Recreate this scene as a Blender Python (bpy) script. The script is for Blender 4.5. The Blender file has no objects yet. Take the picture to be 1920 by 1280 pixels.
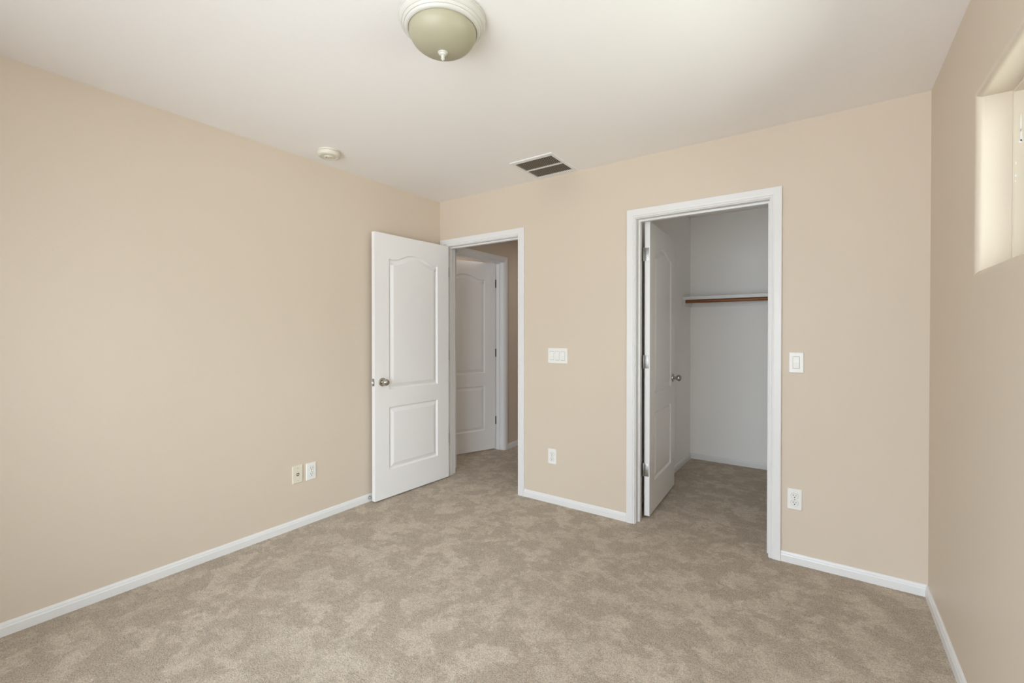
import bpy, bmesh, math, random
from mathutils import Vector, Matrix

S = bpy.context.scene
COL = S.collection
R = math.radians
random.seed(4)

# ------------------------------------------------------------------ camera
W, H = 3.248, 2.44            # room width, ceiling height
YF = -3.90                    # front wall (behind the camera)
cd = bpy.data.cameras.new('camera')
cam = bpy.data.objects.new('camera', cd)
COL.objects.link(cam)
S.camera = cam
cd.sensor_width = 36.0
cd.lens = 843.917 / 1920 * 36.0
cd.shift_y = -10.389 / 1920
cd.clip_start = 0.02
_yaw, _pit = -0.6114, -0.00775
_d = Vector((math.sin(_yaw) * math.cos(_pit), math.cos(_yaw) * math.cos(_pit), math.sin(_pit)))
_r = Vector((math.cos(_yaw), -math.sin(_yaw), 0))
_u = _r.cross(_d)
cam.matrix_world = Matrix(((_r.x, _u.x, -_d.x, 2.8439), (_r.y, _u.y, -_d.y, -2.9335), (_r.z, _u.z, -_d.z, 1.2790), (0, 0, 0, 1)))

# ------------------------------------------------------------------ world, daylight, exposure
S.view_settings.view_transform = 'Standard'
S.view_settings.look = 'None'
S.view_settings.gamma = 1.0
S.view_settings.use_curve_mapping = False
S.view_settings.exposure = 3.11
S.cycles.use_denoising = True
S.cycles.max_bounces = 14
S.cycles.diffuse_bounces = 10
S.cycles.sample_clamp_indirect = 0

wd = bpy.data.worlds.new('sky'); S.world = wd
wd.use_nodes = True
nt = wd.node_tree; nt.nodes.clear()
wo = nt.nodes.new('ShaderNodeOutputWorld'); bg = nt.nodes.new('ShaderNodeBackground')
tc = nt.nodes.new('ShaderNodeTexCoord'); sx = nt.nodes.new('ShaderNodeSeparateXYZ'); cr = nt.nodes.new('ShaderNodeValToRGB')
mr = nt.nodes.new('ShaderNodeMapRange')
mr.inputs['From Min'].default_value = -1; mr.inputs['From Max'].default_value = 1
nt.links.new(tc.outputs['Generated'], sx.inputs[0]); nt.links.new(sx.outputs['Z'], mr.inputs['Value'])
nt.links.new(mr.outputs[0], cr.inputs[0]); nt.links.new(cr.outputs[0], bg.inputs['Color']); nt.links.new(bg.outputs[0], wo.inputs[0])
e = cr.color_ramp.elements
e[0].position = 0.0; e[0].color = (1.22, 1.23, 1.36, 1)          # sunlit pale paving below
e[1].position = 1.0; e[1].color = (1.15, 1.30, 1.62, 1)          # open sky above
for p_, c_ in ((0.44, (0.80, 0.82, 0.92, 1)), (0.50, (0.66, 0.70, 0.80, 1)), (0.56, (0.68, 0.73, 0.84, 1)), (0.66, (1.15, 1.24, 1.46, 1))):
    n_ = e.new(p_); n_.color = c_
mx = nt.nodes.new('ShaderNodeFloatCurve')          # strength shaped to light the side walls: raised to both sides, lower straight behind
cv = mx.mapping.curves[0]
cv.points[0].location = (0.0, 0.62); cv.points[1].location = (1.0, 0.62)
for p_ in ((0.25, 0.50), (0.5, 0.33), (0.75, 0.50)): cv.points.new(*p_)
mx.mapping.update()
ax = nt.nodes.new('ShaderNodeMapRange'); ax.inputs['From Min'].default_value = -1; ax.inputs['From Max'].default_value = 1
gn = nt.nodes.new('ShaderNodeMath'); gn.operation = 'MULTIPLY'; gn.inputs[1].default_value = 3.0
nt.links.new(sx.outputs['X'], ax.inputs['Value']); nt.links.new(ax.outputs[0], mx.inputs['Value']); nt.links.new(mx.outputs[0], gn.inputs[0]); nt.links.new(gn.outputs[0], bg.inputs['Strength'])
WIN_F = (0.85, 3.12, 0.30, 2.18)      # front window  x0 x1 z0 z1
WIN_R = (-2.02, -0.80, 1.486, 2.064)  # right window  y0 y1 z0 z1


def portal(name, loc, rot, sx_, sy_):
    l = bpy.data.lights.new(name, 'AREA'); l.shape = 'RECTANGLE'; l.size = sx_; l.size_y = sy_
    l.cycles.is_portal = True
    o = bpy.data.objects.new(name, l); COL.objects.link(o); o.location = loc; o.rotation_euler = rot


portal('daylight_front', ((WIN_F[0] + WIN_F[1]) / 2, YF - 0.20, (WIN_F[2] + WIN_F[3]) / 2), (R(90), 0, 0), WIN_F[1] - WIN_F[0], WIN_F[3] - WIN_F[2])
sl = bpy.data.lights.new('side_room_fill', 'AREA'); sl.shape = 'DISK'; sl.size = 0.3; sl.energy = 1.6  # unseen light added so the side room is not black
so = bpy.data.objects.new('side_room_fill', sl); COL.objects.link(so); so.location = (-0.95, 0.75, H - 0.05)
hl = bpy.data.lights.new('hall_fill', 'AREA'); hl.shape = 'DISK'; hl.size = 0.26; hl.energy = 0.42; hl.color = (1.0, 0.97, 0.93)  # added light out of view that lifts the dim hall, no fixture modelled
ho = bpy.data.objects.new('hall_fill', hl); COL.objects.link(ho); ho.location = (0.85, 1.55, H - 0.10)
portal('daylight_right', (W + 0.20, (WIN_R[0] + WIN_R[1]) / 2, (WIN_R[2] + WIN_R[3]) / 2), (R(90), 0, R(90)), WIN_R[1] - WIN_R[0], WIN_R[3] - WIN_R[2])


# ------------------------------------------------------------------ materials
def mat(name, col, rough=0.5, metal=0.0, spec=0.5, bump=None, emit=None):
    m = bpy.data.materials.new(name); m.use_nodes = True
    t = m.node_tree; b = t.nodes['Principled BSDF']
    b.inputs['Base Color'].default_value = (*col, 1)
    b.inputs['Roughness'].default_value = rough
    b.inputs['Metallic'].default_value = metal
    b.inputs['Specular IOR Level'].default_value = spec
    if bump:
        sc, st, ds = bump
        c = t.nodes.new('ShaderNodeTexCoord'); n = t.nodes.new('ShaderNodeTexNoise'); bp = t.nodes.new('ShaderNodeBump')
        n.inputs['Scale'].default_value = sc; n.inputs['Detail'].default_value = 3
        bp.inputs['Strength'].default_value = st; bp.inputs['Distance'].default_value = ds
        t.links.new(c.outputs['Object'], n.inputs['Vector']); t.links.new(n.outputs['Fac'], bp.inputs['Height']); t.links.new(bp.outputs[0], b.inputs['Normal'])
    return m


def srgb(r, g, b):
    f = lambda v: (v / 255 / 12.92) if v / 255 <= 0.04045 else ((v / 255 + 0.055) / 1.055) ** 2.4
    return (f(r), f(g), f(b))


M_WALL = mat('beige_wall_paint', srgb(212, 198, 181), 0.48, spec=0.35, bump=(60, 0.12, 0.004))
M_CEIL = mat('white_ceiling_paint', srgb(240, 237, 234), 0.6, spec=0.3, bump=(60, 0.12, 0.004))
M_CLOSET = mat('white_closet_paint', srgb(243, 241, 238), 0.5, spec=0.3, bump=(60, 0.12, 0.004))
M_TRIM = mat('white_trim_paint', srgb(227, 226, 225), 0.35, spec=0.45)
M_DOOR = mat('white_door_paint', srgb(236, 234, 233), 0.33, spec=0.45, bump=(35, 0.04, 0.002))
M_PLATE = mat('white_plastic', srgb(235, 234, 230), 0.3)
M_ALMOND = mat('ivory_plastic', srgb(224, 217, 198), 0.35)
M_DARK = mat('dark_slot', (0.012, 0.011, 0.010), 0.6)
M_NICKEL = mat('satin_nickel', (0.50, 0.47, 0.43), 0.22, metal=1.0)
M_HINGE = mat('hinge_nickel', (0.40, 0.385, 0.365), 0.42, metal=1.0)
M_BRONZE = mat('dark_hinge_metal', (0.03, 0.026, 0.022), 0.5, metal=0.6)
M_LAMPW = mat('white_lamp_enamel', srgb(202, 199, 190), 0.4)
M_VINYL = mat('almond_vinyl', srgb(214, 203, 184), 0.45)
M_DUCT = mat('duct_shade', (0.02, 0.017, 0.013), 0.8)
M_GRILLE = mat('grille_slat_paint', srgb(150, 141, 127), 0.5)
M_GAP = mat('shadow_gap_plastic', srgb(176, 174, 168), 0.5)
M_SCREW = mat('screw_metal', (0.45, 0.43, 0.38), 0.4, metal=0.8)
M_DETECT = mat('cream_plastic', srgb(214, 209, 194), 0.45)
M_RUBBER = mat('grey_rubber', (0.5, 0.5, 0.48), 0.6)


def frosted():
    m = bpy.data.materials.new('frosted_cream_glass'); m.use_nodes = True
    b = m.node_tree.nodes['Principled BSDF']
    b.inputs['Base Color'].default_value = (*srgb(166, 160, 136), 1)
    b.inputs['Roughness'].default_value = 0.45
    b.inputs['Subsurface Weight'].default_value = 0.15
    b.inputs['Subsurface Radius'].default_value = (0.03, 0.03, 0.02)
    b.inputs['Subsurface Scale'].default_value = 0.5
    return m


M_FROST = frosted()


def pane_mat(name, tint):
    m = bpy.data.materials.new(name); m.use_nodes = True
    t = m.node_tree; t.nodes.clear()
    o = t.nodes.new('ShaderNodeOutputMaterial'); mx = t.nodes.new('ShaderNodeMixShader'); tr = t.nodes.new('ShaderNodeBsdfTransparent'); gl = t.nodes.new('ShaderNodeBsdfGlossy')
    tr.inputs['Color'].default_value = tint; gl.inputs['Roughness'].default_value = 0.02
    fr = t.nodes.new('ShaderNodeFresnel'); fr.inputs['IOR'].default_value = 1.35
    t.links.new(fr.outputs[0], mx.inputs[0]); t.links.new(tr.outputs[0], mx.inputs[1]); t.links.new(gl.outputs[0], mx.inputs[2]); t.links.new(mx.outputs[0], o.inputs[0])
    return m


M_GLASS = pane_mat('clear_window_glass', (0.93, 0.96, 0.94, 1))
M_GLASS_GREEN = pane_mat('greenish_window_glass', (0.72, 0.75, 0.68, 1))


def carpet_mat():
    m = bpy.data.materials.new('taupe_cut_pile_carpet'); m.use_nodes = True
    t = m.node_tree; L = t.links; b = t.nodes['Principled BSDF']
    b.inputs['Roughness'].default_value = 1.0; b.inputs['Specular IOR Level'].default_value = 0.05
    b.inputs['Sheen Weight'].default_value = 0.15; b.inputs['Sheen Roughness'].default_value = 0.6
    c = t.nodes.new('ShaderNodeTexCoord')

    def noise(sc, det, ro, dist=0.0, vec=None):
        n = t.nodes.new('ShaderNodeTexNoise')
        n.inputs['Scale'].default_value = sc; n.inputs['Detail'].default_value = det; n.inputs['Roughness'].default_value = ro; n.inputs['Distortion'].default_value = dist
        L.new(vec or c.outputs['Object'], n.inputs['Vector'])
        return n.outputs['Fac']

    def ramp(f, a, bb):
        r = t.nodes.new('ShaderNodeMapRange'); r.interpolation_type = 'SMOOTHSTEP'
        r.inputs['From Min'].default_value = a; r.inputs['From Max'].default_value = bb
        L.new(f, r.inputs['Value']); return r.outputs[0]

    def mix(f, a, bb):
        x = t.nodes.new('ShaderNodeMix'); x.data_type = 'RGBA'
        for s_, v in ((0, f), (6, a), (7, bb)):
            if isinstance(v, tuple): x.inputs[s_].default_value = (*v, 1)
            elif isinstance(v, float): x.inputs[s_].default_value = v
            else: L.new(v, x.inputs[s_])
        return x.outputs[2]

    lay = ramp(noise(6.5, 7, 0.68, 0.3), 0.455, 0.565)           # pile pressed one way or the other
    lay2 = ramp(noise(2.3, 3, 0.55, 0.3), 0.38, 0.62)
    lay3 = ramp(noise(24, 4, 0.65, 0.2), 0.36, 0.64)
    tuft = ramp(noise(190, 3, 0.8), 0.36, 0.64)                # yarn tips
    fleck = ramp(noise(75, 2, 0.6), 0.34, 0.66)
    base = mix(lay, srgb(172, 153, 132), srgb(234, 217, 195))
    base = mix(lay2, mix(0.35, base, srgb(176, 157, 136)), base)
    base = mix(lay3, mix(0.35, base, srgb(168, 149, 128)), mix(0.25, base, srgb(236, 220, 198)))
    dk = mix(0.62, base, srgb(112, 94, 75))
    lt = mix(0.62, base, srgb(246, 234, 214))
    f1 = mix(tuft, dk, lt)
    f2 = mix(fleck, mix(0.4, base, srgb(130, 113, 94)), mix(0.2, base, srgb(240, 228, 208)))
    L.new(mix(0.6, f2, f1), b.inputs['Base Color'])
    add = t.nodes.new('ShaderNodeMath'); add.operation = 'ADD'
    L.new(tuft, add.inputs[0]); L.new(lay3, add.inputs[1])
    bp = t.nodes.new('ShaderNodeBump'); bp.inputs['Strength'].default_value = 0.6; bp.inputs['Distance'].default_value = 0.006
    L.new(add.outputs[0], bp.inputs['Height']); L.new(bp.outputs[0], b.inputs['Normal'])
    return m


M_CARPET = carpet_mat()


def wood_mat():
    m = bpy.data.materials.new('reddish_wood'); m.use_nodes = True
    t = m.node_tree; b = t.nodes['Principled BSDF']; b.inputs['Roughness'].default_value = 0.42
    c = t.nodes.new('ShaderNodeTexCoord'); mp = t.nodes.new('ShaderNodeMapping'); mp.inputs['Scale'].default_value = (3, 60, 60)
    n = t.nodes.new('ShaderNodeTexNoise'); n.inputs['Scale'].default_value = 1.5; n.inputs['Detail'].default_value = 4
    r = t.nodes.new('ShaderNodeValToRGB')
    r.color_ramp.elements[0].position = 0.3; r.color_ramp.elements[0].color = (*srgb(118, 70, 42), 1)
    r.color_ramp.elements[1].position = 0.7; r.color_ramp.elements[1].color = (*srgb(160, 102, 62), 1)
    t.links.new(c.outputs['Object'], mp.inputs[0]); t.links.new(mp.outputs[0], n.inputs['Vector']); t.links.new(n.outputs['Fac'], r.inputs[0]); t.links.new(r.outputs[0], b.inputs['Base Color'])
    return m


M_WOOD = wood_mat()


# ------------------------------------------------------------------ helpers
def link(name, bm, mats, parent=None, smooth=False, loc=None):
    me = bpy.data.meshes.new(name)
    bmesh.ops.recalc_face_normals(bm, faces=bm.faces[:])
    bm.to_mesh(me); bm.free()
    for m in (mats if isinstance(mats, (list, tuple)) else [mats]): me.materials.append(m)
    if smooth:
        for p in me.polygons: p.use_smooth = True
        me.set_sharp_from_angle(angle=R(35))
    o = bpy.data.objects.new(name, me); COL.objects.link(o)
    if parent: o.parent = parent
    if loc: o.location = loc
    return o


def empty(name, loc=(0, 0, 0), rz=0.0):
    o = bpy.data.objects.new(name, None); COL.objects.link(o)
    o.empty_display_size = 0.1; o.location = loc; o.rotation_euler = (0, 0, rz)
    return o


def tag(o, label, cat, kind=None, group=None):
    o['label'] = label; o['category'] = cat
    if kind: o['kind'] = kind
    if group: o['group'] = group
    return o


def struct(o, label, cat): return tag(o, label, cat, 'structure')


def box(bm, x0, x1, y0, y1, z0, z1, mi=0, bev=0.0):
    v = [bm.verts.new(p) for p in ((x0, y0, z0), (x1, y0, z0), (x1, y1, z0), (x0, y1, z0), (x0, y0, z1), (x1, y0, z1), (x1, y1, z1), (x0, y1, z1))]
    fs = [bm.faces.new([v[i] for i in q]) for q in ((3, 2, 1, 0), (4, 5, 6, 7), (0, 1, 5, 4), (1, 2, 6, 5), (2, 3, 7, 6), (3, 0, 4, 7))]
    for f in fs: f.material_index = mi
    if bev:
        es = list({e_ for f in fs for e_ in f.edges})
        bmesh.ops.bevel(bm, geom=es, offset=bev, segments=2, affect='EDGES', profile=0.5)
    return fs


def lathe(bm, prof, n=48, axis='z', o=(0, 0, 0), mi=0):
    """prof: (radius, height) pairs; revolve about an axis through o"""
    rings = []
    for r_, h in prof:
        ring = []
        for k in range(1 if r_ < 1e-6 else n):
            a = 2 * math.pi * k / n
            p = (r_ * math.cos(a), r_ * math.sin(a), h)
            if axis == 'y': p = (p[0], p[2], p[1])
            if axis == 'x': p = (p[2], p[0], p[1])
            ring.append(bm.verts.new((p[0] + o[0], p[1] + o[1], p[2] + o[2])))
        rings.append(ring)
    for a, b in zip(rings, rings[1:]):
        for k in range(n):
            k2 = (k + 1) % n
            if len(a) == 1 and len(b) == 1: continue
            if len(a) == 1: q = (a[0], b[k], b[k2])
            elif len(b) == 1: q = (a[k], a[k2], b[0])
            else: q = (a[k], a[k2], b[k2], b[k])
            f = bm.faces.new(q); f.material_index = mi


def sweep(bm, stations, closed=False, cap=True, mi=0):
    """join rings of equal point counts"""
    rs = [[bm.verts.new(p) for p in s] for s in stations]
    n = len(rs[0])
    pairs = list(zip(rs, rs[1:])) + ([(rs[-1], rs[0])] if closed else [])
    for a, b in pairs:
        for k in range(n - 1):
            bm.faces.new((a[k], a[k + 1], b[k + 1], b[k])).material_index = mi
        bm.faces.new((a[n - 1], a[0], b[0], b[n - 1])).material_index = mi
    if cap and not closed:
        bm.faces.new(rs[0]); bm.faces.new(rs[-1])


def offset_poly(P, d):
    """inward offset of a counter-clockwise polygon"""
    n = len(P); out = []
    for i in range(n):
        a, b, c = Vector(P[i - 1]), Vector(P[i]), Vector(P[(i + 1) % n])
        e1 = (b - a).normalized(); e2 = (c - b).normalized()
        n1 = Vector((-e1.y, e1.x)); n2 = Vector((-e2.y, e2.x))
        m = (n1 + n2); m = m / max(0.3, m.dot(n1)) if m.length > 1e-6 else n1
        out.append(b + m * d)
    return [tuple(p) for p in out]


# casing profile (u outward from the reveal edge, t off the wall)
CAS = [(0, 0), (0, 0.009), (0.002, 0.0105), (0.008, 0.0105), (0.0105, 0.0075), (0.013, 0.0075), (0.0150, 0.0115), (0.022, 0.013), (0.050, 0.0145), (0.0545, 0.0145), (0.057, 0.012), (0.057, 0)]
BASE = [(0, 0), (0.0115, 0), (0.0115, 0.036), (0.009, 0.042), (0.009, 0.046), (0.0065, 0.053), (0.004, 0.057), (0, 0.057)]


def casing(bm, a0, a1, zt, put, zb=0.0):
    """three mitred legs round an opening a0..a1 up to zt; put(a, z, t) maps into the room"""
    sweep(bm, [[put(a0 - u, zb, t) for u, t in CAS], [put(a0 - u, zt + u, t) for u, t in CAS],
               [put(a1 + u, zt + u, t) for u, t in CAS], [put(a1 + u, zb, t) for u, t in CAS]])


def baseboard(name, pts, side, label):
    """pts: floor polyline along the wall; side: +1 board lies left of the path, -1 right"""
    bm = bmesh.new(); st = []
    n = len(pts)
    for i, p in enumerate(pts):
        p = Vector(p)
        ns = []
        if i > 0: e_ = (p - Vector(pts[i - 1])).normalized(); ns.append(Vector((-e_.y, e_.x)) * side)
        if i < n - 1: e_ = (Vector(pts[i + 1]) - p).normalized(); ns.append(Vector((-e_.y, e_.x)) * side)
        m = sum(ns, Vector((0, 0))); m = m / m.dot(ns[0])
        st.append([(p.x + m.x * t, p.y + m.y * t, z) for t, z in BASE])
    sweep(bm, st)
    return struct(link(name, bm, M_TRIM), label, 'baseboard')


# ------------------------------------------------------------------ the shell
HX = -0.035                    # hall's left wall
bm = bmesh.new(); box(bm, -1.75, W + 0.25, YF - 0.2, 2.75, -0.12, 0.0)
struct(link('floor', bm, M_CARPET), 'mottled taupe cut pile carpet over the whole floor', 'floor')
bm = bmesh.new(); box(bm, -1.75, W + 0.25, YF - 0.2, 2.75, H, H + 0.12)
struct(link('ceiling', bm, M_CEIL), 'plain white painted ceiling', 'ceiling')
bm = bmesh.new(); box(bm, -0.115, 0, YF - 0.15, 0, 0, H)
struct(link('wall_left', bm, M_WALL), 'long beige painted wall left of the open hall door', 'wall')

# back wall with the hall and closet openings
D1 = (0.075, 0.845, 2.035)
D2 = (1.798, 2.572, 2.035)
T = 0.115
bm = bmesh.new()
F1 = (D1[0] - 0.018, D1[1] + 0.018, D1[2] + 0.018); F2 = (D2[0] - 0.018, D2[1] + 0.018, D2[2] + 0.018)
box(bm, -0.115, F1[0], 0, T, 0, H); box(bm, F1[1], F2[0], 0, T, 0, H); box(bm, F2[1], W + 0.2, 0, T, 0, H)
box(bm, F1[0], F1[1], 0, T, F1[2], H); box(bm, F2[0], F2[1], 0, T, F2[2], H)
for f in bm.faces:
    c_ = f.calc_center_median()
    if f.normal.y > 0.5 or abs(c_.y - T) < 1e-4:
        f.material_index = 1 if c_.x > 1.5 else 0
struct(link('wall_back', bm, [M_WALL, M_CLOSET]), 'beige back wall pierced by the hall doorway and the closet doorway', 'wall')

# right wall with the high window; bull-nosed drywall corners
y0, y1, z0, z1 = WIN_R
TR = 0.16; rr = 0.02; DEP = 0.085
bm = bmesh.new()
box(bm, W, W + TR, YF - 0.15, y0 - rr, 0, H); box(bm, W, W + TR, y1 + rr, 0.0, 0, H)
box(bm, W, W + TR, y0 - rr, y1 + rr, 0, z0 - rr); box(bm, W, W + TR, y0 - rr, y1 + rr, z1 + rr, H)


def reveal(bm, put, a0, a1, b0, b1, r_, dep, back):
    prof = [(r_ * (1 - math.sin(t)), r_ * (1 - math.cos(t))) for t in [math.pi / 2 * k / 8 for k in range(9)]]
    prof += [(0, dep), (0, back), (r_, back)]
    sweep(bm, [[put(a0 - o, b0 - o, d) for o, d in prof], [put(a1 + o, b0 - o, d) for o, d in prof],
               [put(a1 + o, b1 + o, d) for o, d in prof], [put(a0 - o, b1 + o, d) for o, d in prof]], closed=True)


reveal(bm, lambda a, b, d: (W + d, a, b), y0, y1, z0, z1, rr, DEP, TR)
struct(link('wall_right', bm, M_WALL, smooth=True), 'beige wall on the right holding the high window', 'wall')

fx0, fx1, fz0, fz1 = WIN_F
bm = bmesh.new()
box(bm, -0.115, fx0 - rr, YF - TR, YF, 0, H); box(bm, fx1 + rr, W + TR, YF - TR, YF, 0, H)
box(bm, fx0 - rr, fx1 + rr, YF - TR, YF, 0, fz0 - rr); box(bm, fx0 - rr, fx1 + rr, YF - TR, YF, fz1 + rr, H)
reveal(bm, lambda a, b, d: (a, YF - d, b), fx0, fx1, fz0, fz1, rr, DEP, TR)
struct(link('wall_front', bm, M_WALL, smooth=True), 'beige wall behind the viewer with a wide window', 'wall')

# hall and closet walls
HD = (0.25, 1.012, 2.035)      # hall side door opening along y
HW = 0.13
bm = bmesh.new()
box(bm, HX - HW, HX, T, HD[0] - 0.018, 0, H); box(bm, HX - HW, HX, HD[1] + 0.018, 2.6, 0, H); box(bm, HX - HW, HX, HD[0] - 0.018, HD[1] + 0.018, HD[2] + 0.018, H)
struct(link('wall_hall', bm, M_WALL), 'shaded taupe hall wall seen through the left doorway', 'wall')
bm = bmesh.new(); box(bm, -1.7, 1.58, 2.6, 2.7, 0, H)
struct(link('wall_hall_end', bm, M_WALL), 'far end wall of the hall beyond the left doorway', 'wall')
bm = bmesh.new(); box(bm, -1.7, -1.6, T, 2.6, 0, H); box(bm, -1.6, -0.115, 0.02, T, 0, H)
struct(link('wall_side_room', bm, M_CLOSET), 'pale walls of the small room behind the hall side door', 'wall')
CX0, CX1, CY1 = 1.70, 2.68, 1.86
bm = bmesh.new(); box(bm, CX0 - 0.12, CX0, T, 2.7, 0, H)
for f in bm.faces:
    if f.calc_center_median().x < CX0 - 0.1: f.material_index = 1
struct(link('wall_closet_left', bm, [M_CLOSET, M_WALL]), 'white closet side wall behind the open closet door', 'wall')
bm = bmesh.new(); box(bm, CX0, W + 0.2, CY1, CY1 + 0.1, 0, H)
struct(link('wall_closet_back', bm, M_CLOSET), 'white rear wall of the closet under and over the shelf', 'wall')
bm = bmesh.new(); box(bm, CX1, CX1 + 0.1, T, CY1, 0, H)
struct(link('wall_closet_right', bm, M_CLOSET), 'white closet side wall on the right, hidden by the doorway edge', 'wall')


# door jambs, stops and casings: trim_<n>
def door_trim(name, a0, a1, zt, put, depth, stop_at, label, near_casing=True, far_casing=True, cut_left=0):
    """put(a, d, z): a along the wall, d depth through the wall from the near face"""
    root = struct(empty(name, put((a0 + a1) / 2, 0, 0)), label, 'door trim')
    mw = root.location.copy()
    loc = lambda a, d, z: tuple(Vector(put(a, d, z)) - mw)
    j = 0.018
    bm = bmesh.new()
    for A0, A1, Z0, Z1 in ((a0 - j, a0, 0, zt), (a1, a1 + j, 0, zt), (a0 - j, a1 + j, zt, zt + j)):
        q = [loc(A, d, z) for z in (Z0, Z1) for A, d in ((A0, 0.0), (A1, 0.0), (A1, depth), (A0, depth))]
        v = [bm.verts.new(p) for p in q]
        for i in ((3, 2, 1, 0), (4, 5, 6, 7), (0, 1, 5, 4), (1, 2, 6, 5), (2, 3, 7, 6), (3, 0, 4, 7)): bm.faces.new([v[k] for k in i])
    link('jamb', bm, M_TRIM, root)
    s0, s1 = stop_at
    bm = bmesh.new(); s = 0.011
    sweep(bm, [[loc(a0 + u, d, 0) for u, d in ((0, s0), (s, s0 + .003), (s, s1 - .003), (0, s1))], [loc(a0 + u, d, zt - u) for u, d in ((0, s0), (s, s0 + .003), (s, s1 - .003), (0, s1))],
               [loc(a1 - u, d, zt - u) for u, d in ((0, s0), (s, s0 + .003), (s, s1 - .003), (0, s1))], [loc(a1 - u, d, 0) for u, d in ((0, s0), (s, s0 + .003), (s, s1 - .003), (0, s1))]])
    link('door_stop_strip', bm, M_TRIM, root)
    rv = 0.005
    if near_casing:
        bm = bmesh.new(); casing(bm, a0 - rv, a1 + rv, zt + rv, lambda a, z, t: loc(a, -t, z)); link('casing', bm, M_TRIM, root)
    if far_casing:
        bm = bmesh.new(); casing(bm, a0 - rv, a1 + rv, zt + rv, lambda a, z, t: loc(a, depth + t, z)); link('casing', bm, M_TRIM, root)
    return root


put_back = lambda a, d, z: (a, d, z)
t1 = door_trim('trim_1', *D1, put_back, T, (0.037, 0.072), 'white casing and jamb round the hall doorway in the left corner')
t2 = door_trim('trim_2', *D2, put_back, T, (0.044, 0.079), 'white casing and jamb round the closet doorway')
t3 = door_trim('trim_3', *HD, lambda a, d, z: (HX - d, a, z), HW, (0.045, 0.092), 'white casing of the side door out in the hall')
bm = bmesh.new()       # strike plates in the latch-side jambs
box(bm, D1[1] - 0.0015, D1[1] + 0.002, 0.004, 0.034, 0.875, 0.935, bev=0.0007)
o = link('strike_plate', bm, M_HINGE, t1); o.matrix_parent_inverse = Matrix.Translation(-t1.location)

# baseboards
baseboard('baseboard_left', [(0, YF), (0, -0.002)], -1, 'white baseboard along the left beige wall')
baseboard('baseboard_back', [(D1[1] + 0.0625, 0), (D2[0] - 0.0625, 0)], -1, 'white baseboard between the hall doorway and the closet doorway')
baseboard('baseboard_right', [(D2[1] + 0.0625, 0), (W, 0), (W, YF)], -1, 'white baseboard turning the right corner from closet casing to window wall')
baseboard('baseboard_hall', [(HX, HD[1] + 0.0625), (HX, 2.6)], -1, 'white baseboard along the shaded hall wall')
baseboard('baseboard_closet', [(CX0, T), (CX0, CY1), (CX1, CY1), (CX1, T)], -1, 'white baseboard round the inside of the closet')
baseboard('baseboard_front', [(W - 0.012, YF), (0.012, YF)], -1, 'white baseboard under the wide window behind the viewer')


# ------------------------------------------------------------------ doors
DW, DH, DT = 0.762, 2.02, 0.035


def panel_outlines():
    x0, x1 = 0.130, 0.632
    lower = [(x0, 0.222 - .012), (x1, 0.222 - .012), (x1, 0.705 - .012), (x0, 0.705 - .012)]
    up = [(x0, 0.828), (x1, 0.828), (x1, 1.832)]
    xm = (x0 + x1) / 2; hw = (x1 - x0) / 2
    N = 28
    arc = []
    for k in range(1, N):
        s_ = 1 - 2 * k / N                      # +1 right .. -1 left
        a = abs(s_)
        if a > 0.80: z = 0
        else: z = 0.052 * 0.5 * (1 + math.cos(math.pi * (a / 0.80) ** 1.25))
        arc.append((xm + hw * s_, 1.832 + z))
    up += arc + [(x0, 1.832)]
    return [lower, up]


def leaf_mesh():
    bm = bmesh.new()
    rect = [(0, 0), (DW, 0), (DW, DH), (0, DH)]
    rims = []
    for yy, sg in ((0.0, 1), (DT, -1)):         # sg: direction into the leaf
        vs = [bm.verts.new((x, yy, z)) for x, z in rect]
        rims.append(vs)
        edges = [bm.edges.new((vs[i], vs[(i + 1) % 4])) for i in range(4)]
        for P in panel_outlines():
            ring = [bm.verts.new((x, yy, z)) for x, z in P]
            n = len(ring)
            edges += [bm.edges.new((ring[i], ring[(i + 1) % n])) for i in range(n)]
            prev = ring
            for ins, dep in ((0.003, 0.005), (0.009, 0.0105), (0.016, 0.0115), (0.041, 0.0025), (0.044, 0.0015)):
                Q = offset_poly(P, ins)
                nr = [bm.verts.new((x, yy + sg * dep, z)) for x, z in Q]
                for i in range(n):
                    bm.faces.new((prev[i], prev[(i + 1) % n], nr[(i + 1) % n], nr[i]))
                prev = nr
            bm.faces.new(prev)
        bmesh.ops.triangle_fill(bm, edges=edges, use_beauty=True, use_dissolve=False)
    a, b = rims
    for i in range(4): bm.faces.new((a[i], a[(i + 1) % 4], b[(i + 1) % 4], b[i]))
    return bm


def knob_bm(sgn, y):
    bm = bmesh.new()
    prof = [(0.0, 0.0), (0.0325, 0.0), (0.0325, 0.004), (0.030, 0.008), (0.022, 0.0105), (0.014, 0.0115), (0.0115, 0.015), (0.0115, 0.026), (0.014, 0.030)]
    for k in range(0, 13):
        a = -0.85 + (math.pi / 2 + 0.85) * k / 12
        prof.append((0.0265 * math.cos(a), 0.047 + 0.0225 * math.sin(a)))
    prof[-1] = (0.0, prof[-1][1])
    lathe(bm, [(r_, y + sgn * h) for r_, h in prof], 40, 'y')
    return bm


def hinge_bm(dark):
    """local door frame: leaf plate on the hinge edge (x=0), barrel beyond the face away from view"""
    bm = bmesh.new()
    return bm


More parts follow.
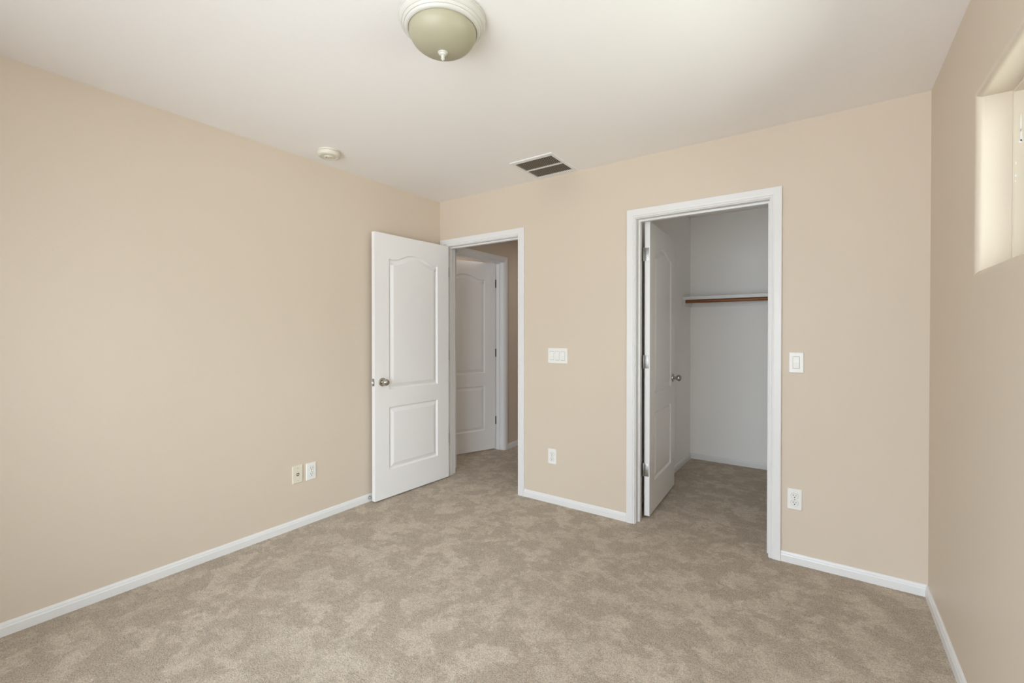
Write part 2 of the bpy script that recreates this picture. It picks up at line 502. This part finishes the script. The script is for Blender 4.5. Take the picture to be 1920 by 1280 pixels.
def make_door(name, loc, rz, label, hinge_zs, pin_side, hinge_mat, latch=True):
    root = struct(empty(name, loc, rz), label, 'door')
    link('door_leaf', leaf_mesh(), M_DOOR, root)
    kx, kz = DW - 0.066, 0.892
    for sgn, y in ((-1, 0.0), (1, DT)):
        k = link('door_knob', knob_bm(sgn, y), M_NICKEL, root, smooth=True); k.location = (kx, 0, kz); k['label'] = 'round satin nickel knob'
    bm = bmesh.new()
    box(bm, DW - 0.001, DW + 0.0012, DT / 2 - 0.0125, DT / 2 + 0.0125, kz - 0.028, kz + 0.028, bev=0.0005)
    lp = link('latch_plate', bm, M_HINGE, root)
    bm = bmesh.new()      # bevelled latch bolt
    q = [(DW, -.006), (DW + .012, -.006), (DW + .003, .006), (DW, .006)]
    sweep(bm, [[(x, DT / 2 + y, kz - 0.007) for x, y in q], [(x, DT / 2 + y, kz + 0.007) for x, y in q]])
    link('latch_bolt', bm, M_HINGE, lp)
    # pin_side: local y of the barrel axis
    yb = pin_side
    for z in hinge_zs:
        z = z - loc[2]
        bm = bmesh.new()
        lathe(bm, [(0, z - 0.047), (0.004, z - 0.047), (0.0055, z - 0.0445), (0.0055, z + 0.0445), (0.004, z + 0.047), (0, z + 0.047)], 14, 'z', (-0.004, yb, 0))
        ya, yz = (yb, 0.006) if yb > DT / 2 else (yb, DT - 0.006)
        lo, hi = min(ya, yz), max(ya, yz)
        box(bm, -0.0022, 0.0006, lo, hi, z - 0.0445, z + 0.0445, bev=0.0006)
        for dz in (-0.03, 0.0, 0.03):
            lathe(bm, [(0, -0.0034), (0.003, -0.003), (0.0042, -0.0018)], 10, 'x', (0, (lo + hi) / 2 + (0.004 if abs(dz) > .01 else -0.005), z + dz))
        h = link('hinge', bm, hinge_mat, root, smooth=True); h['label'] = 'metal butt hinge'
    return root


Z0 = 0.012
make_door('door_1', (0.081, -0.012, Z0), R(-92.6), 'white two-panel arched door standing open against the left wall', (0.333, 1.077, 1.815), -0.006, M_HINGE)
make_door('door_2', (1.848, 0.130, 0.018), R(93.0), 'white two-panel arched door swung open into the closet', (0.333, 1.077, 1.815), DT + 0.006, M_HINGE)
make_door('door_3', (HX - HW - 0.001, HD[1] - 0.004, Z0), R(-111.5), 'white two-panel door ajar in the side wall of the hall', (0.316, 1.056, 1.813), -0.006, M_BRONZE)


# jamb-side hinge leaves, children of the trims
def jamb_hinge(tr, x0, x1, y0_, y1_, zs, m):
    for z in zs:
        bm = bmesh.new(); box(bm, x0, x1, y0_, y1_, z - 0.0445, z + 0.0445, bev=0.0006)
        o = link('hinge_plate', bm, m, tr); o.matrix_parent_inverse = Matrix.Translation(-tr.location)


jamb_hinge(t2, D2[0] - 0.0005, D2[0] + 0.002, T - 0.033, T - 0.001, (0.333, 1.077, 1.815), M_HINGE)
jamb_hinge(t1, D1[0] - 0.0005, D1[0] + 0.002, 0.002, 0.034, (0.333, 1.077, 1.815), M_HINGE)
jamb_hinge(t3, HX - HW + 0.002, HX - HW + 0.036, HD[1] - 0.002, HD[1] + 0.0005, (0.316, 1.056, 1.813), M_BRONZE)


# ------------------------------------------------------------------ windows
def window(name, put, a0, a1, b0, b1, label, mulls=1, glass=None):
    """put(a, b, d): a along the wall, b height, d depth from the room face"""
    root = struct(empty(name, put((a0 + a1) / 2, b0, 0)), label, 'window')
    mw = root.location.copy(); P = lambda a, b, d: tuple(Vector(put(a, b, d)) - mw)

    def ring(o0, o1, d0, d1, A0=a0, A1=a1, B0=b0, B1=b1):
        bm = bmesh.new()
        pr = [(o0, d1), (o0, d0), (o1 - 0.003, d0), (o1, d0 + 0.003), (o1, d1)]
        sweep(bm, [[P(A0 + o, B0 + o, d) for o, d in pr], [P(A1 - o, B0 + o, d) for o, d in pr], [P(A1 - o, B1 - o, d) for o, d in pr], [P(A0 + o, B1 - o, d) for o, d in pr]], closed=True)
        return bm
    fr = link('window_frame', ring(0, 0.008, DEP, DEP + 0.060), M_VINYL, root)
    n = mulls + 1
    wA = (a1 - a0 - 0.017) / n
    for i in range(n):
        A0, A1 = a0 + 0.0085 + wA * i, a0 + 0.0085 + wA * (i + 1)
        sh = link('window_sash', ring(0, 0.034, DEP + 0.026, DEP + 0.056, A0, A1, b0 + 0.0085, b1 - 0.0085), M_VINYL, root)
        bm = bmesh.new()
        g = 0.030; q = [(A0 + g, b0 + .0085 + g), (A1 - g, b0 + .0085 + g), (A1 - g, b1 - .0085 - g), (A0 + g, b1 - .0085 - g)]
        sweep(bm, [[P(a, b, DEP + 0.038) for a, b in q], [P(a, b, DEP + 0.043) for a, b in q]])
        link('window_pane', bm, glass or M_GLASS, sh)
    return root


wr = window('window_1', lambda a, b, d: (W + d, a, b), *WIN_R, 'high almond-framed window in the deep recess of the right wall', glass=M_GLASS_GREEN)
window('window_2', lambda a, b, d: (a, YF - d, b), *WIN_F, 'wide window in the wall behind the viewer')
# white flecks where the frame's finish is scuffed
bm = bmesh.new()
for (xx, zz, hh, ww) in ((0.0165, 1.955, 0.060, 0.0035), (0.0175, 1.912, 0.045, 0.0045), (0.015, 1.893, 0.012, 0.0075), (0.006, 1.825, 0.010, 0.003), (0.006, 1.785, 0.010, 0.004), (0.0055, 1.768, 0.007, 0.003)):
    pts = []
    for k in range(11):
        a = 2 * math.pi * k / 11; q = 0.5 * random.uniform(0.75, 1.25)
        pts.append((W + DEP + xx + math.cos(a) * q * ww, WIN_R[1] - 0.0085, zz + math.sin(a) * q * hh))
    sweep(bm, [pts, [(p[0], p[1] + 0.0008, p[2]) for p in pts]])
o = link('paint_scuff', bm, M_TRIM, wr); o.matrix_parent_inverse = Matrix.Translation(-wr.location); o['label'] = 'white scuff marks on the frame'

# ------------------------------------------------------------------ ceiling light
LX, LY = 1.669, -1.705
lamp = tag(empty('ceiling_light', (LX, LY, H)), 'white flush ceiling light with a frosted glass bowl and finial', 'ceiling light')
bm = bmesh.new()
lathe(bm, [(0, 0), (0.155, 0), (0.155, -0.003), (0.160, -0.004), (0.161, -0.007), (0.160, -0.010), (0.158, -0.011), (0.158, -0.017), (0.155, -0.024), (0.149, -0.029), (0.147, -0.029), (0.146, -0.033), (0.142, -0.037), (0.139, -0.0375), (0.138, -0.041), (0.134, -0.045), (0.129, -0.047), (0.126, -0.0465), (0.1245, -0.043), (0, -0.040)], 72)
link('lamp_base', bm, M_LAMPW, lamp, smooth=True)
bm = bmesh.new()
pr = [(0.1245, -0.040)] + [(0.1245 * math.cos(a) ** 0.9, -0.044 - 0.079 * math.sin(a)) for a in [math.pi / 2 * k / 16 for k in range(16)]] + [(0, -0.123)]
lathe(bm, pr, 72)
link('glass_bowl', bm, M_FROST, lamp, smooth=True)
bm = bmesh.new()
lathe(bm, [(0, -0.119), (0.0165, -0.1195), (0.0185, -0.1225), (0.0175, -0.125), (0.0135, -0.126), (0.0132, -0.129), (0.0115, -0.1315), (0.007, -0.133), (0.0062, -0.135), (0.0062, -0.144), (0.0072, -0.1445), (0.0066, -0.1475), (0.003, -0.149), (0.002, -0.1515), (0, -0.152)], 28)
link('finial', bm, M_LAMPW, lamp, smooth=True)

# ------------------------------------------------------------------ smoke detector
sd = tag(empty('smoke_detector', (0.2216, -1.237, H)), 'round cream smoke detector on the ceiling near the left wall', 'smoke detector')
bm = bmesh.new(); lathe(bm, [(0, 0), (0.066, 0), (0.066, -0.009), (0, -0.009)], 48); link('mounting_base', bm, M_DETECT, sd, smooth=True)
bm = bmesh.new(); lathe(bm, [(0, -0.009), (0.062, -0.009), (0.069, -0.012), (0.070, -0.022), (0.066, -0.033), (0.058, -0.038), (0.050, -0.0385), (0.048, -0.036), (0.030, -0.0365), (0.028, -0.041), (0, -0.042)], 56); link('cover', bm, M_DETECT, sd, smooth=True)
bm = bmesh.new(); lathe(bm, [(0, -0.040), (0.010, -0.040), (0.010, -0.0445), (0.008, -0.046), (0, -0.046)], 24, 'z', (0.016, -0.012, 0)); link('test_button', bm, M_DETECT, sd, smooth=True)
bm = bmesh.new(); lathe(bm, [(0, -0.041), (0.003, -0.041), (0.003, -0.0435), (0, -0.0437)], 12, 'z', (-0.008, -0.014, 0)); link('indicator_light', bm, M_DARK, sd)

# ------------------------------------------------------------------ ceiling vent
vx0, vx1, vy0, vy1 = 1.050, 1.384, -0.408, -0.030
vc = Vector(((vx0 + vx1) / 2, (vy0 + vy1) / 2, H))
vent = tag(empty('ceiling_vent', vc), 'white ceiling air vent with two banks of dark slots', 'vent')
wx, wy = (vx1 - vx0) / 2, (vy1 - vy0) / 2
gx, gy = wx - 0.026, wy - 0.040
bm = bmesh.new()
sweep(bm, [[(sx_ * (wx - o), sy_ * (wy - o if o < .01 else wy - o * (wy - gy) / 0.026), z) for o, z in ((0, 0), (0, -0.003), (0.004, -0.007), (0.022, -0.0075), (0.026, -0.005), (0.026, 0.0))] for sx_, sy_ in ((-1, -1), (1, -1), (1, 1), (-1, 1))], closed=True)
box(bm, -gx, gx, -0.008, 0.008, -0.0072, -0.0005)
link('vent_frame', bm, M_TRIM, vent)
bm = bmesh.new(); box(bm, -gx - .002, gx + .002, -gy - .002, gy + .002, -0.0012, -0.0002); link('duct_shade_sheet', bm, M_DUCT, vent)  # dark sheet stands in for the shade behind the slats, ceiling is uncut
for ya, yb in ((-gy, -0.008), (0.008, gy)):
    bm = bmesh.new(); n = 22
    for k in range(n + 1):
        x = -gx + 2 * gx * k / n
        q = [(x - 0.0022, -0.0058), (x - 0.0016, -0.0068), (x + 0.0024, -0.0062), (x + 0.0018, -0.0054)]
        sweep(bm, [[(a, ya, z) for a, z in q], [(a, yb, z) for a, z in q]])
    link('louver_bank', bm, M_GRILLE, vent)


# ------------------------------------------------------------------ wall plates
def plate_bm(w, h, t=0.006):
    bm = bmesh.new()
    a = [(-w / 2, -h / 2), (w / 2, -h / 2), (w / 2, h / 2), (-w / 2, h / 2)]
    ring = lambda ins, y: [(x - math.copysign(ins, x), y, z - math.copysign(ins, z)) for x, z in a]
    sweep(bm, [ring(0, 0), ring(0, -0.002), ring(0.003, -t), ], cap=True)
    return bm


def screw(root, x, z, t=0.006, m=None):
    bm = bmesh.new(); lathe(bm, [(0, -t - 0.0012), (0.0025, -t - 0.001), (0.0033, -t + 0.0004), (0, -t + 0.001)], 12, 'y')
    o = link('screw', bm, m or M_PLATE, root); o.location = (x, 0, z)


def rocker(root, x):
    bm = bmesh.new()
    fr = [(-0.0168, -0.0333), (0.0168, -0.0333), (0.0168, 0.0333), (-0.0168, 0.0333)]
    k = 0.0014
    sweep(bm, [[(a * 1.0, -0.0062, b) for a, b in fr], [(a - math.copysign(k, a), -0.0066, b - math.copysign(k, b)) for a, b in fr]], cap=True)
    link_o = link('switch_gap', bm, M_GAP, root); link_o.location = (x, 0, 0)
    bm = bmesh.new()
    q = [(-0.0075, -0.031), (-0.0100, 0.0), (-0.0068, 0.031)]
    sweep(bm, [[(s_ * 0.0150, y, z) for s_, y in ((-1, -0.0058), (1, -0.0058), (1, yy), (-1, yy))] for yy, z in q])
    o = link('rocker', bm, M_PLATE, root); o.location = (x, 0, 0)


def switch(loc, gangs, w, label):
    root = tag(empty('light_switch', loc), label, 'light switch')
    link('cover_plate', plate_bm(w, 0.114), M_PLATE, root)
    for i in range(gangs):
        x = (i - (gangs - 1) / 2) * 0.046
        rocker(root, x); screw(root, x, 0.0485); screw(root, x, -0.0485)
    return root


def outlet(loc, rz, label):
    root = tag(empty('wall_outlet', loc, rz), label, 'outlet', group='wall outlets')
    link('cover_plate', plate_bm(0.070, 0.114), M_PLATE, root)
    for zc in (0.0195, -0.0195):
        bm = bmesh.new()
        P = []
        for k in range(40):
            a = 2 * math.pi * k / 40
            P.append((0.0172 * math.cos(a), max(-0.0135, min(0.0135, 0.0172 * math.sin(a)))))
        sweep(bm, [[(x, -0.0060, z) for x, z in P], [(x, -0.0076, z) for x, z in P], [(x * .94, -0.0082, z * .94) for x, z in P]])
        # shadow gap round the face
        rec = link('receptacle', bm, M_PLATE, root); rec.location = (0, 0, zc)
        bm = bmesh.new(); sweep(bm, [[(x * 1.07, -0.0055, z * 1.09) for x, z in P], [(x * 1.07, -0.00625, z * 1.09) for x, z in P]])
        link('recess_line', bm, M_GAP, rec)
        bm = bmesh.new()
        box(bm, -0.0074, -0.0050, -0.0086, -0.0078, -0.0005, 0.0085); box(bm, 0.0050, 0.0072, -0.0086, -0.0078, 0.0005, 0.0075)
        lathe(bm, [(0, -0.0078), (0.0030, -0.0078), (0.0030, -0.0086), (0, -0.0086)], 14, 'y', (0, 0, -0.0065))
        link('socket_slots', bm, M_DARK, rec)
    screw(root, 0, 0, m=M_SCREW)
    return root


switch((1.2025, 0, 1.1055), 3, 0.163, 'wide white three-rocker switch plate between the two doorways')
switch((2.7035, 0, 1.113), 1, 0.070, 'small white single-rocker switch right of the closet doorway')
outlet((1.1565, 0, 0.350), 0, 'white duplex outlet between the two doorways, below the wide switch plate')
outlet((2.699, 0, 0.356), 0, 'white duplex outlet right of the closet doorway, below the small switch')
outlet((0, -1.235, 0.347), R(90), 'white duplex outlet on the left wall beside the ivory phone jack')
pj = tag(empty('phone_jack', (0, -1.3295, 0.349), R(90)), 'ivory phone jack plate on the left wall beside a white outlet', 'phone jack')
link('cover_plate', plate_bm(0.070, 0.114), M_ALMOND, pj)
bm = bmesh.new()
sweep(bm, [[(s_ * (0.0085 - o), y, t_ * (0.0085 - o)) for o, y in ((0, -0.0056), (0, -0.0074), (0.003, -0.0074), (0.003, -0.0056))] for s_, t_ in ((-1, -1), (1, -1), (1, 1), (-1, 1))], closed=True)
jb = link('jack_socket', bm, M_DARK, pj)
bm = bmesh.new(); box(bm, -0.0055, 0.0055, -0.0066, -0.0058, -0.0055, 0.0055); link('socket_insert', bm, M_ALMOND, jb)
for z in (0.041, -0.041): screw(pj, 0, z, m=M_SCREW)

# ------------------------------------------------------------------ door stop on the left baseboard
ds = tag(empty('door_stop', (0.0105, -0.772, 0.031), R(90)), 'small round metal door bumper on the left baseboard by the open door', 'door stop')
bm = bmesh.new(); lathe(bm, [(0, 0.001), (0.0125, 0.001), (0.0125, -0.003), (0.009, -0.006), (0, -0.006)], 24, 'y'); link('metal_cup', bm, M_NICKEL, ds, smooth=True)
bm = bmesh.new(); lathe(bm, [(0, -0.005), (0.0085, -0.005), (0.0085, -0.011), (0.006, -0.014), (0, -0.0145)], 24, 'y'); link('rubber_tip', bm, M_RUBBER, ds, smooth=True)

# ------------------------------------------------------------------ closet shelf and rod
SZ = 1.622
sh = tag(empty('closet_shelf', (CX0, CY1, SZ)), 'long white closet shelf fixed over the wooden rod', 'shelf')
bm = bmesh.new(); box(bm, 0.001, CX1 - CX0 - 0.001, -0.30, -0.001, -0.019, 0, bev=0.0015); box(bm, 0.001, CX1 - CX0 - 0.001, -0.30, -0.282, -0.030, -0.0185, bev=0.001); link('shelf_board', bm, M_TRIM, sh)
bm = bmesh.new(); box(bm, 0.001, CX1 - CX0 - 0.001, -0.018, -0.001, -0.088, -0.019, bev=0.002); link('shelf_cleat', bm, M_TRIM, sh)
for xa, xb in ((0.001, 0.018), (CX1 - CX0 - 0.018, CX1 - CX0 - 0.001)):
    bm = bmesh.new(); box(bm, xa, xb, -0.281, -0.018, -0.088, -0.019, bev=0.002); link('shelf_cleat', bm, M_TRIM, sh)
rod = tag(empty('closet_rod', (CX0, 1.605, SZ - 0.045)), 'reddish wooden clothes rod under the white closet shelf', 'rod')
bm = bmesh.new(); lathe(bm, [(0, 0.019), (0.0165, 0.019), (0.0165, CX1 - CX0 - 0.019), (0, CX1 - CX0 - 0.019)], 28, 'x'); link('wooden_pole', bm, M_WOOD, rod, smooth=True)
